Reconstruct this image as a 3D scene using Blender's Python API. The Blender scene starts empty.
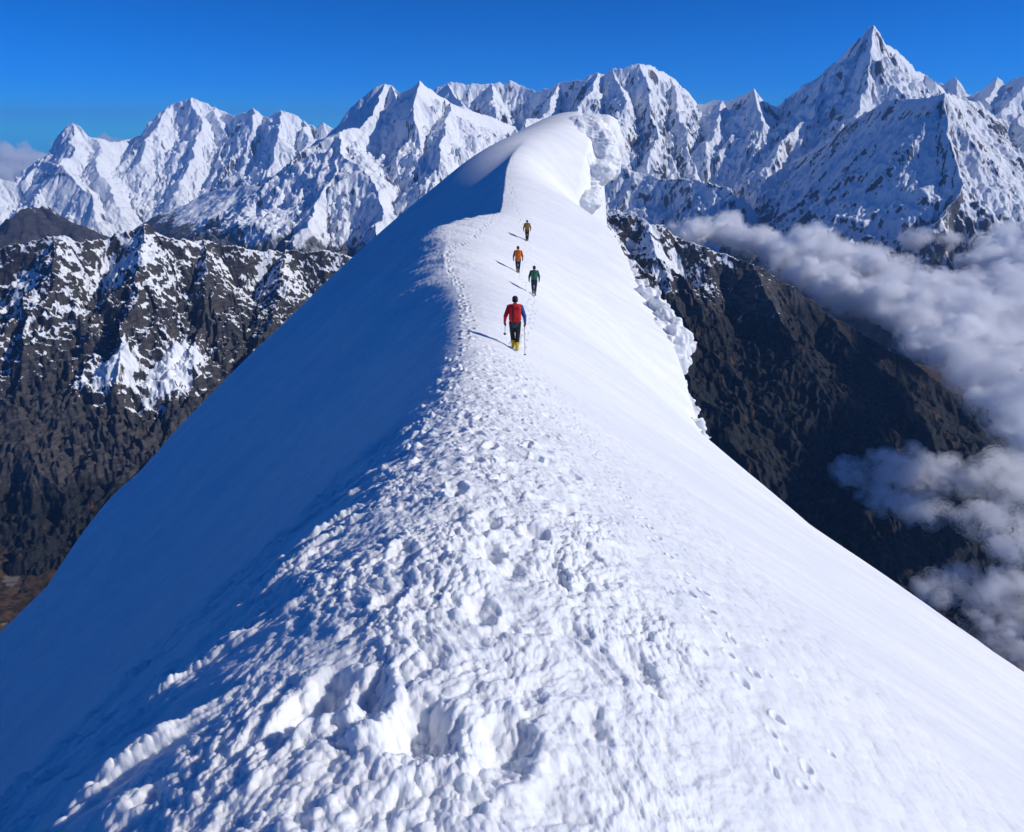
import bpy, bmesh, math, random, time
import numpy as np
from mathutils import Vector, Matrix
F32 = np.float32
T0 = time.time()
def log(*a): print('[%.1fs]' % (time.time()-T0), *a)

# ------------------------------------------------------------------ scene
S = bpy.context.scene
COL = S.collection
S.render.engine = 'CYCLES'
S.view_settings.view_transform = 'Standard'
S.view_settings.look = 'None'
S.view_settings.gamma = 1.0
S.view_settings.exposure = 0.12
S.view_settings.use_curve_mapping = False

# ------------------------------------------------------------------ camera (the eye is the origin; +Y along the ridge)
FPX, CX, CY = 667.0, 512.0, 416.0
TH = math.radians(23.2)
SN, CS = math.sin(TH), math.cos(TH)
cd = bpy.data.cameras.new('camera'); cam = bpy.data.objects.new('camera', cd); COL.objects.link(cam)
cd.sensor_fit = 'HORIZONTAL'; cd.sensor_width = 36.0; cd.lens = 36.0*FPX/1024.0
cd.clip_start = 0.05; cd.clip_end = 200000.0
cam.location = (0, 0, 0); cam.rotation_euler = (math.pi/2-TH, 0, 0)
S.camera = cam
def ray(px, py):
    u, v = px-CX, CY-py
    return u, FPX*CS+v*SN, -FPX*SN+v*CS
def P(px, py, Y):
    "the world point a photograph pixel shows at forward distance Y metres"
    u, w, z = ray(px, py)
    s = Y/w
    return (u*s, Y, z*s)
def rz(py):           # z/Y of an image row
    _, w, z = ray(CX, py); return z/w
def proj(x, y, z):
    d = y*CS - z*SN; u = x; v = y*SN + z*CS
    return CX+FPX*u/d, CY-FPX*v/d

# ------------------------------------------------------------------ noise
_rs = np.random.RandomState(11)
PERM = np.concatenate([_rs.permutation(4096)]*2).astype(np.int32)
ANG = (_rs.rand(4096)*2*np.pi).astype(F32)
GXT, GYT = np.cos(ANG), np.sin(ANG)
RND = _rs.rand(4096).astype(F32)
def hsh(ix, iy, seed=0):
    return PERM[(PERM[(ix+seed*131) & 4095] + iy) & 4095]
def perlin(x, y, seed=0):
    x = np.asarray(x, np.float64); y = np.asarray(y, np.float64)
    fx = np.floor(x); fy = np.floor(y)
    ix = fx.astype(np.int32); iy = fy.astype(np.int32)
    x = (x-fx).astype(F32); y = (y-fy).astype(F32)
    u = x*x*x*(x*(x*6-15)+10); v = y*y*y*(y*(y*6-15)+10)
    def g(dx, dy):
        h = hsh(ix+dx, iy+dy, seed)
        return GXT[h]*(x-dx)+GYT[h]*(y-dy)
    a = g(0, 0); b = g(1, 0); c = g(0, 1); d = g(1, 1)
    p = a+u*(b-a); q = c+u*(d-c)
    return (p+v*(q-p))*F32(1.5)
def fbm(x, y, oct=4, seed=0, gain=0.5, lac=2.03):
    r = 0; a = 1.0; n = 0
    for o in range(oct):
        r = r + a*perlin(x, y, seed+o*7); n += a
        x = x*lac+17.3; y = y*lac-9.1; a *= gain
    return r/n
def ridged(x, y, oct=4, seed=0, gain=0.5):
    r = 0; a = 1.0; n = 0
    for o in range(oct):
        r = r + a*(1-np.abs(perlin(x, y, seed+o*7))*1.6); n += a
        x = x*2.07+5.7; y = y*2.07+3.3; a *= gain
    return r/n
def domes(x, y, seed=0, jit=0.9):
    "rounded grains: 1 at the middle of a cell falling to 0 at its rim"
    x = np.asarray(x, np.float64); y = np.asarray(y, np.float64)
    fx = np.floor(x); fy = np.floor(y)
    ix = fx.astype(np.int32); iy = fy.astype(np.int32)
    x = (x-fx).astype(F32); y = (y-fy).astype(F32)
    best = np.zeros(x.shape, F32)
    for dx in (-1, 0, 1):
        for dy in (-1, 0, 1):
            h = hsh(ix+dx, iy+dy, seed)
            px = dx+0.5+(RND[h]-0.5)*jit-x; py = dy+0.5+(RND[(h*7+13) & 4095]-0.5)*jit-y
            rr = 0.45+0.4*RND[(h*3+5) & 4095]
            d = np.maximum(0, 1-(px*px+py*py)/(rr*rr))
            best = np.maximum(best, np.sqrt(d)*rr)
    return best
def sstep(a, b, x):
    t = np.clip((x-a)/(b-a), 0, 1); return t*t*(3-2*t)
def pchip(xs, ys, x):
    "monotone cubic through (xs, ys)"
    xs = np.asarray(xs, float); ys = np.asarray(ys, float)
    h = np.diff(xs); d = np.diff(ys)/h
    m = np.zeros(len(xs)); m[0] = d[0]; m[-1] = d[-1]
    for i in range(1, len(xs)-1):
        if d[i-1]*d[i] > 0:
            w1 = 2*h[i]+h[i-1]; w2 = h[i]+2*h[i-1]
            m[i] = (w1+w2)/(w1/d[i-1]+w2/d[i])
    x = np.clip(x, xs[0], xs[-1]); i = np.clip(np.searchsorted(xs, x)-1, 0, len(xs)-2)
    t = (x-xs[i])/h[i]; t2 = t*t; t3 = t2*t
    return (2*t3-3*t2+1)*ys[i]+(t3-2*t2+t)*h[i]*m[i]+(-2*t3+3*t2)*ys[i+1]+(t3-t2)*h[i]*m[i+1]

# ------------------------------------------------------------------ meshes
def grid_mesh(name, X, Y, Z, mat, attrs=None, flip=False):
    M, N = X.shape
    me = bpy.data.meshes.new(name)
    co = np.stack([X, Y, Z], -1).reshape(-1, 3).astype(F32)
    idx = np.arange(M*N, dtype=np.int32).reshape(M, N)
    q = np.stack([idx[:-1, :-1], idx[:-1, 1:], idx[1:, 1:], idx[1:, :-1]], -1).reshape(-1, 4)
    if flip: q = q[:, ::-1]
    return raw_mesh(name, co, q, mat, attrs)
def raw_mesh(name, co, q, mat, attrs=None):
    me = bpy.data.meshes.new(name)
    n = len(q)
    me.vertices.add(len(co)); me.vertices.foreach_set('co', np.ascontiguousarray(co, F32).ravel())
    me.loops.add(n*4); me.loops.foreach_set('vertex_index', np.ascontiguousarray(q, np.int32).ravel())
    me.polygons.add(n); me.polygons.foreach_set('loop_start', np.arange(0, n*4, 4, dtype=np.int32))
    me.polygons.foreach_set('use_smooth', np.ones(n, bool))
    for k, a in (attrs or {}).items():
        at = me.attributes.new(k, 'FLOAT', 'POINT'); at.data.foreach_set('value', np.ascontiguousarray(a, F32).ravel())
    me.update(calc_edges=True)
    me.materials.append(mat)
    o = bpy.data.objects.new(name, me); COL.objects.link(o)
    return o
def tag(o, label=None, cat=None, group=None, kind=None):
    if label: o['label'] = label
    if cat: o['category'] = cat
    if group: o['group'] = group
    if kind: o['kind'] = kind
    return o

# ------------------------------------------------------------------ node helper
class NT:
    def __init__(s, name):
        s.m = bpy.data.materials.new(name); s.m.use_nodes = True
        s.t = s.m.node_tree; s.t.nodes.clear()
        s.out = s.t.nodes.new('ShaderNodeOutputMaterial')
    def n(s, typ, **kw):
        nd = s.t.nodes.new('ShaderNode'+typ)
        ins = kw.pop('ins', {})
        for k, v in kw.items(): setattr(nd, k, v)
        for k, v in ins.items():
            if isinstance(v, bpy.types.NodeSocket): s.t.links.new(v, nd.inputs[k])
            else: nd.inputs[k].default_value = v
        return nd
    def math(s, op, a, b=0.0, c=None, clamp=False):
        ins = {0: a, 1: b}
        if c is not None: ins[2] = c
        return s.n('Math', operation=op, use_clamp=clamp, ins=ins).outputs[0]
    def mix(s, f, a, b):
        return s.n('Mix', data_type='RGBA', ins={0: f, 6: a, 7: b}).outputs[2]
    def ramp(s, f, a, b):
        return s.n('MapRange', interpolation_type='SMOOTHSTEP', ins={0: f, 1: a, 2: b, 3: 0.0, 4: 1.0}).outputs[0]
    def attr(s, k): return s.n('Attribute', attribute_name=k).outputs['Fac']
    def noise(s, scale, detail=4.0, rough=0.5, vec=None, dim='3D', dist=0.0):
        ins = {'Scale': scale, 'Detail': detail, 'Roughness': rough, 'Distortion': dist}
        nd = s.n('TexNoise', ins=ins)
        s.t.links.new(vec if vec is not None else s.n('NewGeometry').outputs['Position'], nd.inputs['Vector'])
        return nd.outputs['Fac']
    def link(s, a, b): s.t.links.new(a, b)
def col(r, g, b): return (r, g, b, 1.0)
# ------------------------------------------------------------------ sun and sky
SUN_EL, SUN_BEHIND = math.radians(33.0), math.radians(7.0)     # sun to the right, a little behind the camera
sd = Vector((math.cos(SUN_BEHIND)*math.cos(SUN_EL), -math.sin(SUN_BEHIND)*math.cos(SUN_EL), math.sin(SUN_EL)))
sl = bpy.data.lights.new('sun', 'SUN'); sl.energy = 3.3; sl.angle = math.radians(0.53); sl.color = (1.0, 0.965, 0.91)
so = bpy.data.objects.new('sun', sl); COL.objects.link(so)
so.rotation_euler = sd.to_track_quat('Z', 'Y').to_euler()
so.location = (200, -60, 120)
W = bpy.data.worlds.new('World'); S.world = W; W.use_nodes = True
wt = W.node_tree; wt.nodes.clear()
wo = wt.nodes.new('ShaderNodeOutputWorld'); bg = wt.nodes.new('ShaderNodeBackground')
sk = wt.nodes.new('ShaderNodeTexSky'); sk.sky_type = 'NISHITA'; sk.sun_disc = False
sk.sun_elevation = SUN_EL; sk.sun_rotation = math.radians(90)+SUN_BEHIND
sk.altitude = 6500; sk.air_density = 1.0; sk.dust_density = 0.0; sk.ozone_density = 3.0
hs = wt.nodes.new('ShaderNodeHueSaturation'); hs.inputs['Saturation'].default_value = 1.6; hs.inputs['Value'].default_value = 1.0
mu = wt.nodes.new('ShaderNodeMix'); mu.data_type = 'RGBA'; mu.blend_type = 'MULTIPLY'; mu.inputs[0].default_value = 1.0; mu.inputs[7].default_value = (.05, .69, 1.0, 1.0)      # thin high-altitude air
wt.links.new(sk.outputs[0], hs.inputs['Color']); wt.links.new(hs.outputs[0], mu.inputs[6]); wt.links.new(mu.outputs[2], bg.inputs[0])
bg.inputs[1].default_value = 0.112
wt.links.new(bg.outputs[0], wo.inputs[0])

# ------------------------------------------------------------------ terrain tools
def cone_field(X, Y, ridges):
    H = np.full(X.shape, -1e9, F32); D = np.full(X.shape, 1e9, F32)
    for pts, k, k2, d0 in ridges:
        for (x0, y0, z0), (x1, y1, z1) in zip(pts[:-1], pts[1:]):
            dx, dy = x1-x0, y1-y0; L2 = dx*dx+dy*dy+1e-6
            t = np.clip(((X-x0)*dx+(Y-y0)*dy)/L2, 0, 1)
            d = np.sqrt((X-(x0+t*dx))**2+(Y-(y0+t*dy))**2)
            h = z0+t*(z1-z0)-(k2*d+(k-k2)*d0*(1-np.exp(-d/d0)))
            m = h > H
            H = np.where(m, h, H); D = np.where(m, d, D)
    return H, D
def polar_grad(H, A, R):
    "d/dx, d/dy of a field on a polar grid: rows follow r, columns follow azimuth"
    r = R[:, 0]; a = A[0, :]
    hr = np.gradient(H, axis=0)/np.gradient(r)[:, None]
    ha = np.gradient(H, axis=1)/np.gradient(a)[None, :]/R
    sa, ca = np.sin(A), np.cos(A)
    return hr*sa+ha*ca, hr*ca-ha*sa
def gullies(X, Y, gx, gy, scale, octs, amp, seed=0, gain=0.5):
    "erosion noise: ribs and gullies that run down the slope, branching octave by octave"
    out = np.zeros(X.shape, F32)
    f = 1.0/scale; a = amp
    for o in range(octs):
        sl = np.sqrt(gx*gx+gy*gy)+1e-6
        px_, py_ = -gy/sl, gx/sl
        x = X*f+o*31.7; y = Y*f-o*12.9
        fx = np.floor(x); fy = np.floor(y); ix = fx.astype(np.int32); iy = fy.astype(np.int32)
        x = (x-fx).astype(F32); y = (y-fy).astype(F32)
        va = np.zeros(X.shape, F32); de = np.zeros(X.shape, F32); ws = np.zeros(X.shape, F32)
        for dx in (-1, 0, 1):
            for dy in (-1, 0, 1):
                h = hsh(ix+dx, iy+dy, seed+o)
                qx = x-dx-RND[h]; qy = y-dy-RND[(h*5+77) & 4095]
                w = np.exp(-(qx*qx+qy*qy)*2.2); ws += w
                ph = (qx*px_+qy*py_)*(2*np.pi)
                va += w*np.cos(ph); de -= w*np.sin(ph)
        ws += 1e-5
        va /= ws; de /= ws
        sh = np.clip(va, -1, 1); va = 1-2*np.sqrt(np.maximum(0, .5*(1-sh)))*.9-.1
        k = np.minimum(sl, 1.3)
        out += a*va*k
        g = a*f*2*np.pi*de*k
        gx = gx+g*px_*0.8; gy = gy+g*py_*0.8
        f *= 2.0; a *= gain
    return out
def terrain(name, az, rr, ridges, mat, da=0.072, dr=0.0016, base=-2400, gscale=1100, gamp=0.10, goct=5, gain=0.5,
            jag=(40, 260), warp=(230, 1100), seed=0, snow=None, edge=0.06, keep=0.0, low=None, rough=(260, 1000)):
    """a heightfield mountain: ridges are crest lines in world metres with a face slope"""
    a = np.radians(np.arange(az[0], az[1]+da, da))
    r = rr[0]*np.exp(np.arange(0, math.log(rr[1]/rr[0])+dr, dr))
    A, R = np.meshgrid(a, r)
    X, Y = R*np.sin(A), R*np.cos(A)
    wx = warp[0]*fbm(X/warp[1], Y/warp[1], 3, seed+50); wy = warp[0]*fbm(X/warp[1]+40, Y/warp[1]+7, 3, seed+60)
    _, D0 = cone_field(X, Y, ridges[:1])
    fw = .25+.75*sstep(60, warp[1]*1.1, D0)
    wx = wx+.38*warp[0]*fbm(X/warp[1]*3.7, Y/warp[1]*3.7, 3, seed+55); wy = wy+.38*warp[0]*fbm(X/warp[1]*3.7+9, Y/warp[1]*3.7, 3, seed+65)
    wx = wx*fw; wy = wy*fw
    H, D = cone_field(X+wx, Y+wy, ridges)
    H0 = H.copy()
    gx, gy = polar_grad(H, A, R)
    fade = keep+(1-keep)*(.18+.82*sstep(0, gscale*0.3, D))*(.1+.9*sstep(0, gscale*.2, D0))
    G = fade*gullies(X, Y, gx.astype(F32), gy.astype(F32), gscale, goct, gscale*gamp, seed+3, gain)
    H = H+G+fade*rough[0]*(ridged((X+wx)/rough[1], (Y+wy)/rough[1], 6, seed+70, .56)-.5)
    H = H+jag[0]*(ridged(X/jag[1], Y/jag[1], 6, seed+20, .56)-0.55)
    t = (np.arange(len(a))/(len(a)-1)); e = np.minimum(sstep(0, edge, t), sstep(0, edge, 1-t))[None, :]
    t2 = (np.arange(len(r))/(len(r)-1)); e = e*np.minimum(sstep(0, 0.05, t2), sstep(0, 0.05, 1-t2))[:, None]
    H = np.maximum(H, base-300)*e+(base-300)*(1-e)
    gx, gy = polar_grad(H, A, R)
    nz = 1/np.sqrt(1+gx*gx+gy*gy)
    att = {'snow': snow(X, Y, H, nz, gx, gy, G/(gscale*gamp))}
    if low: att['low'] = low(X, Y, H, nz)
    o = grid_mesh(name, X, Y, H, mat, att, flip=True)
    log(name, X.shape, 'z', H.min(), H.max())
    return o
def R3(*pts): return [P(p[0], p[1], p[2]*1000.0) for p in pts]

# ------------------------------------------------------------------ mountain material
def mountain_mat(name, rock_a, rock_b, snow_scale, bump_scale, bump, low_a=None, low_b=None, sharp=0.12, grass=None, drip=1.0, amt=.9):
    n = NT(name)
    pos = n.n('NewGeometry').outputs['Position']
    big = n.noise(snow_scale, 9, 0.68, vec=n.n('Mapping', ins={'Vector': pos, 'Scale': (1, 1, drip)}).outputs[0])
    st = n.n('Mapping', vector_type='POINT', ins={'Vector': pos, 'Scale': (1, 1, 4.0)}).outputs[0]
    strata = n.noise(snow_scale*0.6, 5, 0.6, vec=st)
    rock = n.mix(n.ramp(strata, 0.3, 0.7), col(*rock_a), col(*rock_b))
    if low_a:
        f = n.ramp(n.math('ADD', n.attr('low'), n.math('MULTIPLY', n.math('SUBTRACT', big, 0.5), 1.2)), 0.35, 0.65)
        lo = n.mix(n.ramp(n.noise(snow_scale*1.7, 6, 0.7), 0.42, 0.6), col(*low_a), col(*low_b))
        if grass:
            lo = n.mix(n.ramp(n.noise(snow_scale*0.45, 4, 0.6), 0.62, 0.68), lo, col(*grass))
        rock = n.mix(f, rock, lo)
    s = n.math('ADD', n.attr('snow'), n.math('MULTIPLY', n.math('SUBTRACT', big, 0.5), amt))
    s = n.ramp(s, 0.5-sharp, 0.5+sharp)
    c = n.mix(s, rock, col(0.86, 0.88, 0.9))
    b = n.n('Bump', ins={'Strength': bump, 'Distance': bump_scale*0.25, 'Height': n.noise(1.0/bump_scale, 6, 0.6)})
    pr = n.n('BsdfPrincipled', ins={'Base Color': c, 'Roughness': 0.85, 'Normal': b.outputs[0], 'Specular IOR Level': 0.15})
    n.link(pr.outputs[0], n.out.inputs[0])
    return n.m
M_FAR = mountain_mat('far_snow_and_rock', (0.07, 0.068, 0.07), (0.14, 0.13, 0.125), 1/110., 70., 0.9, drip=.22, amt=.75)
def snow_high(bias=0.0, lo=-1500, hi=-700, steep=0.50, span=0.16):
    def f(X, Y, H, nz, gx, gy, G):
        s = sstep(steep-span, steep+span, nz+0.09*fbm(X/300, Y/300, 4, 77)-.14*G)
        alt = sstep(lo, hi, H+250*fbm(X/600, Y/600, 4, 5))
        return np.clip(s+bias, 0, 1.2)*alt
    return f
def ST(pts, k=1.2, k2=0.72, d0=900): return (pts, k, k2, d0)

# the far group at the left
far_left = [
    ST(R3((-60,215,15),(-20,195,15),(0,178,15),(20,184,15),(45,205,14.5),(70,225,14)), 0.7, .35),
    ST(R3((18,178,16.5),(30,168,16.5),(45,152,16.5),(57,134,16.5),(73,123,16.5),(82,127,16.5),(92,136,16.5),(105,138,16.8),(120,142,17),(140,134,17.5),(150,124,17.5),(160,112,17.5),(172,104,17.5),(184,100,17.5),(193,97,17.5),(203,101,17.5),(215,106,17.5),(226,113,17.5),(236,115,17),(247,111,16.5),(255,107,16.5),(264,114,16.5),(270,118,16.2),(277,114,16),(285,110,16),(294,112,16),(303,120,16),(315,126,16),(325,122,16),(335,128,16),(350,140,15.5))),
    ST(R3((73,124,16.5),(70,150,15.4),(60,170,14.6)), .9), ST(R3((92,136,16.5),(100,165,15),(110,200,13.8)), .8),
    ST(R3((45,152,16.5),(38,162,15.8),(25,178,15)), .9),
    ST(R3((40,160,15.6),(66,166,14.6),(80,190,13.8),(92,212,13.2)), 1.0),
    ST(R3((193,97,17.5),(200,130,16.3),(190,160,15.3),(175,195,14.2)), .85), ST(R3((172,104,17.5),(155,130,16.4),(140,160,15.4)), .85),
    ST(R3((215,106,17.5),(225,140,16.2),(215,175,15)), .85), ST(R3((255,107,16.5),(248,140,15.6),(236,170,14.8)), .95),
    ST(R3((285,110,16),(278,135,15.2),(268,165,14.4),(262,190,13.8)), .95), ST(R3((303,120,16),(310,150,14.8),(295,180,14)), .9),
]
tag(terrain('mountain', (-42, -10), (11500, 20500), far_left, M_FAR, snow=snow_high(0.2, -2900, -2500, .40), seed=1, gscale=1500, gamp=.10, goct=6, gain=.56,
        da=.05, dr=.0011, jag=(60, 420), base=-2400),
    'highest snowy massif on the far left skyline above a white glacier', 'mountain', kind='structure')

# the snowy peak behind the dome, at the left of the middle
mid = [
    ST(R3((300,158,11.5),(320,142,11.3),(335,128,11),(350,108,11),(362,98,11),(375,88,11),(386,84,11),(393,86,11),(400,93,10.7),(408,90,10.4),(418,81,10.2),(425,86,10.3),(434,92,10.5),(441,97,10.6),(450,103,10.8),(470,110,11.1),(495,118,11.5),(520,128,12),(560,135,12.5))),
    ST(R3((386,84,11),(372,112,10.2),(360,125,9.8),(344,131,9.4),(341,150,8.9),(334,176,8.4),(322,200,8.0),(300,225,7.4)), .9, .5),
    ST(R3((344,131,9.4),(318,152,10.1),(290,178,10.7),(262,205,11.2),(225,232,11.8)), .75, .5),
    ST(R3((418,81,10.2),(414,105,9.6),(418,125,9.2)), 1.0), ST(R3((341,150,8.9),(365,178,8.2),(380,205,7.6),(385,235,7.0)), .8, .5),
    ST(R3((450,103,10.2),(450,130,9.2),(440,160,8.4)), .7),
    ST(R3((393,86,11),(396,100,10.3),(404,120,9.6)), 1.0),
]
tag(terrain('mountain', (-30, 8), (5600, 13500), mid, M_FAR, snow=snow_high(0.12, -1500, -700, .42), seed=2, gscale=1000, gamp=.09, goct=6, gain=.56, da=.05,
        dr=.0011, jag=(35, 300)),
    'broad white peak with twin summits, left of the snow dome', 'mountain', kind='structure')

# the serrated crest that joins them, and the rounded peak
cen = [
    ST(R3((425,92,13.4),(435,88,13.4),(447,83,13.4),(455,82,13.4),(465,85,13.4),(474,83,13.4),(485,85,13.4),(492,82,13.4),(503,83,13.4),(510,80,13.4),(520,85,13.4),(530,90,13.2),(540,90,13),(550,88,12.8),(560,83,12.6),(570,82,12.4),(580,80,12.2),(590,76,12),(598,73,12),(606,76,12),(613,69,11.9),(622,68,11.8),(631,66,11.8),(640,64,11.8),(650,66,12),(660,70,12.2),(670,77,12.4),(680,84,12.6),(689,93,12.8),(696,103,13))),
    ST(R3((598,73,12),(590,95,11.2),(575,115,10.7)), 1.0), ST(R3((613,69,11.9),(620,100,10.9),(618,130,10.2),(625,165,9.5)), .95),
    ST(R3((640,64,11.8),(650,100,10.9),(655,130,10.2),(652,165,9.5)), .95), ST(R3((670,77,12.4),(682,110,10.9),(690,140,10.2),(700,170,9.6)), .95),
    ST(R3((492,82,13.4),(496,105,12.3),(500,125,11.7)), 1.0), ST(R3((447,83,13.4),(462,105,12.4)), 1.0),
    ST(R3((618,160,9.5),(650,178,9.0),(700,178,8.6),(725,190,8.2)), .8),
    ST(R3((560,83,12.6),(545,110,11.6),(520,125,11)), .9),
]
tag(terrain('mountain', (-12, 24), (7600, 15500), cen, M_FAR, snow=snow_high(0.0, -1900, -1300, .43), seed=3, gscale=800, gamp=.13, goct=6, da=.05,
        dr=.0011, jag=(70, 300), gain=.6),
    'rounded fluted peak rising directly behind the curling snow cornice', 'mountain', kind='structure')

# the sharp pyramid and the ridge that leads to it
ama = [
    ST(R3((690,112,13),(699,104,12.7),(706,104,12.4),(712,100,12.2),(722,101,11.9),(733,100,11.5),(745,94,11.1),(753,89,10.8),(759,95,10.8),(766,102,10.8),(777,107,10.8),(789,109,12.8),(800,97,12.4),(812,86,12),(824,75,11.6),(835,67,11.3),(845,58,11.1),(850,48,10.9),(858,40,10.6),(866,34,10.55),(871,27,10.5),(876,25,10.5),(881,31,10.5),(888,43,10.6),(899,51,10.8),(908,61,11),(914,70,11.1),(925,74,11.3),(935,82,10.9),(945,90,11.1)), 1.3, .9, 700),
    ST(R3((753,89,10.8),(757,110,10.3),(764,122,10),(756,150,9.6),(748,175,9.2)), .9),
    ST(R3((824,75,10.6),(818,95,10.1),(812,112,9.8),(800,130,9.4),(785,150,9.1)), .9), ST(R3((845,58,10.5),(842,85,10),(834,110,9.6)), 1.1),
    ST(R3((876,25,10.5),(873,55,10),(866,85,9.6),(850,105,9.3)), 1.2, .6, 700), ST(R3((899,51,10.5),(897,75,10),(890,95,9.6)), 1.2),
    ST(R3((722,101,11.2),(715,125,10.5),(700,150,10)), .9),
    ST(R3((764,122,10),(745,150,9.7),(725,185,9.4),(700,205,9.1)), .8),
]
tag(terrain('mountain', (10, 36), (7400, 14500), ama, M_FAR, snow=snow_high(0.02, -1900, -1200, .42), seed=4, gscale=700, gamp=.12, goct=6, gain=.58, da=.05,
        dr=.0010, jag=(40, 220)),
    'sharp white pyramid peak, the tallest on the right skyline', 'mountain', kind='structure')

# little white summits at the far right edge
rgt = [
    ST(R3((900,110,12.5),(925,88,12.5),(938,75,12.5),(950,67,12.5),(960,72,12.5),(970,67,12.5),(976,73,12.5),(985,78,12.2),(992,76,12),(1000,73,12),(1008,76,12),(1018,78,11.6),(1030,72,11.5),(1060,80,11.5))),
    ST(R3((950,67,12.5),(955,90,11.7)), 1.1), ST(R3((1000,73,12),(985,100,11.2),(990,120,10.6)), 1.1), ST(R3((1030,72,11.5),(1010,110,10.4)), 1.0),
]
tag(terrain('mountain', (26, 44), (8500, 14500), rgt, M_FAR, snow=snow_high(0.08, -1300, -800, .42), seed=5, gscale=800, gamp=.10, da=.05, dr=.0011,
        jag=(50, 260)),
    'row of small white summits at the right edge, behind the shaded face', 'mountain', kind='structure')

# the big shaded wall in front of the pyramid
wall = [
    ST(R3((944,93,6.5),(925,97,6.8),(905,99,7.15),(888,99,7.45),(874,108,7.75),(858,117,8.05),(840,130,8.4),(823,143,8.7),(800,156,9.1),(778,166,9.4),(755,180,9.7),(735,200,9.9),(715,218,10),(690,240,10.1)), 1.25, 1.08, 900),
    ST(R3((944,93,6.5),(947,115,6.3),(949,138,6.1),(953,160,5.9),(957,178,5.75),(950,200,5.6),(940,218,5.4)), 1.25, .85, 900),
    ST(R3((944,93,6.5),(965,97,7.2),(985,103,7.7),(1005,118,8.0),(1024,112,8.1),(1060,100,8.3)), 1.1),
    ST(R3((985,103,7.9),(990,140,7.2),(1000,180,6.6),(1005,215,6.0)), 1.0), ST(R3((1024,112,8.1),(1030,150,7.3),(1040,190,6.7)), 1.0),
    
    ST(R3((965,97,7.8),(972,130,7.2),(975,170,6.6)), 1.1),
]
tag(terrain('mountain', (8, 47), (4200, 10500), wall, M_FAR, snow=snow_high(-0.05, -1500, -400, .50, .22), seed=6, rough=(75, 420), gscale=620, gamp=.10, goct=6, gain=.56, da=.05, dr=.0010,
        jag=(30, 170), base=-2100),
    'huge blue-shaded mountain wall with a sharp sunlit edge, above the cloud bank', 'mountain', kind='structure')

M_MIDROCK = mountain_mat('brown_rock', (0.04, 0.036, 0.038), (0.085, 0.073, 0.066), 1/70., 40., 0.6,
    (0.050, 0.040, 0.030), (0.085, 0.062, 0.042), sharp=.06)
def low_f(a, b):
    return lambda X, Y, H, nz: 1-sstep(a, b, H)
# dark shoulders in the left valley
dk = [ST(R3((-60,210,8.2),(-20,190,8.2),(0,200,8.2),(14,192,8.2),(22,198,8.2),(32,197,8.1),(50,212,8),(75,226,7.9),(105,245,7.8)), .75, .5)]
tag(terrain('mountain', (-48, -22), (5200, 10000), dk, M_MIDROCK, snow=snow_high(-.42, -1400, -500), seed=7, rough=(70, 400), gscale=700, gamp=.06, low=low_f(-1500, -900)),
    'dark brown pyramid shoulder at the left edge below the glacier', 'mountain', kind='structure')
dk = [ST(R3((120,248,12),(140,226,12),(160,214,12),(185,205,12),(205,193,12),(225,188,11.6),(250,185,11),(275,190,10.5)), .6, .4)]
tag(terrain('mountain', (-34, -14), (8200, 15000), dk, M_MIDROCK, snow=snow_high(-.25, -1700, -1100), seed=8, rough=(60, 500), gscale=700, gamp=.04, low=low_f(-2200, -1700)),
    'low blue hill in the far valley below the left massif', 'mountain', kind='structure')

# ------------------------------------------------------------------ rocky ridges nearer by
def snow_rock(bias, lo, hi, seed, gl=0.5, fields=()):
    def f(X, Y, H, nz, gx, gy, G):
        lay = fbm(X/60, Y/60, 5, seed+1, .65)
        patch = fbm(X/420, Y/420, 4, seed+9)
        s = 0.5+(nz-0.70)*1.5+bias+lay*0.5+patch*gl-.45*G
        for (cx, cy, rx, ry) in fields: s = s+.34*np.exp(-((X-cx)/rx)**2-((Y-cy)/ry)**2)+0*X
        return s*np.maximum(sstep(lo, hi, H+180*fbm(X/350, Y/350, 4, seed)), sum(np.exp(-((X-cx)/rx)**2-((Y-cy)/ry)**2)**.5 for (cx, cy, rx, ry) in fields) if fields else 0)
    return f
M_ROCK = mountain_mat('dark_alpine_rock', (0.028, 0.028, 0.030), (0.090, 0.081, 0.076), 1/28., 16., 0.8,
    (0.012, 0.015, 0.016), (0.028, 0.027, 0.026), sharp=.045, grass=(0.10, 0.05, 0.022))
lr = [
    ST(R3((-70,262,3.5),(-30,255,3.5),(0,250,3.5),(15,244,3.5),(30,240,3.5),(45,238,3.5),(58,233,3.5),(68,238,3.5),(80,242,3.5),(95,240,3.55),(110,237,3.6),(125,232,3.6),(137,230,3.6),(146,224,3.6),(152,231,3.6),(165,236,3.6),(180,239,3.6),(195,240,3.65),(205,239,3.7),(220,246,3.7),(240,247,3.7),(262,251,3.75),(285,250,3.8),(305,253,3.8),(322,250,3.8),(345,256,3.8),(390,265,3.9),(450,280,4.0)), 1.25, .62, 420),
    ST(R3((146,224,3.6),(140,262,3.3),(128,300,3.08),(118,345,2.85),(112,380,2.7)), .85, .55, 400),
    ST(R3((58,233,3.5),(48,270,3.25),(35,310,3.05),(22,350,2.85),(10,395,2.66)), .85, .55, 400),
    ST(R3((205,239,3.7),(212,275,3.4),(205,310,3.2),(200,345,3.0),(190,385,2.8)), .85, .55, 400),
    ST(R3((285,250,3.8),(282,280,3.5),(270,310,3.3),(255,350,3.0)), .85, .55, 400),
    ST(R3((-30,255,3.5),(-40,320,3.0),(-60,400,2.6)), .85, .55, 400),
    ST(R3((0,400,2.62),(25,425,2.5),(45,455,2.38),(60,490,2.25)), .75, .5, 300),
]
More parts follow.
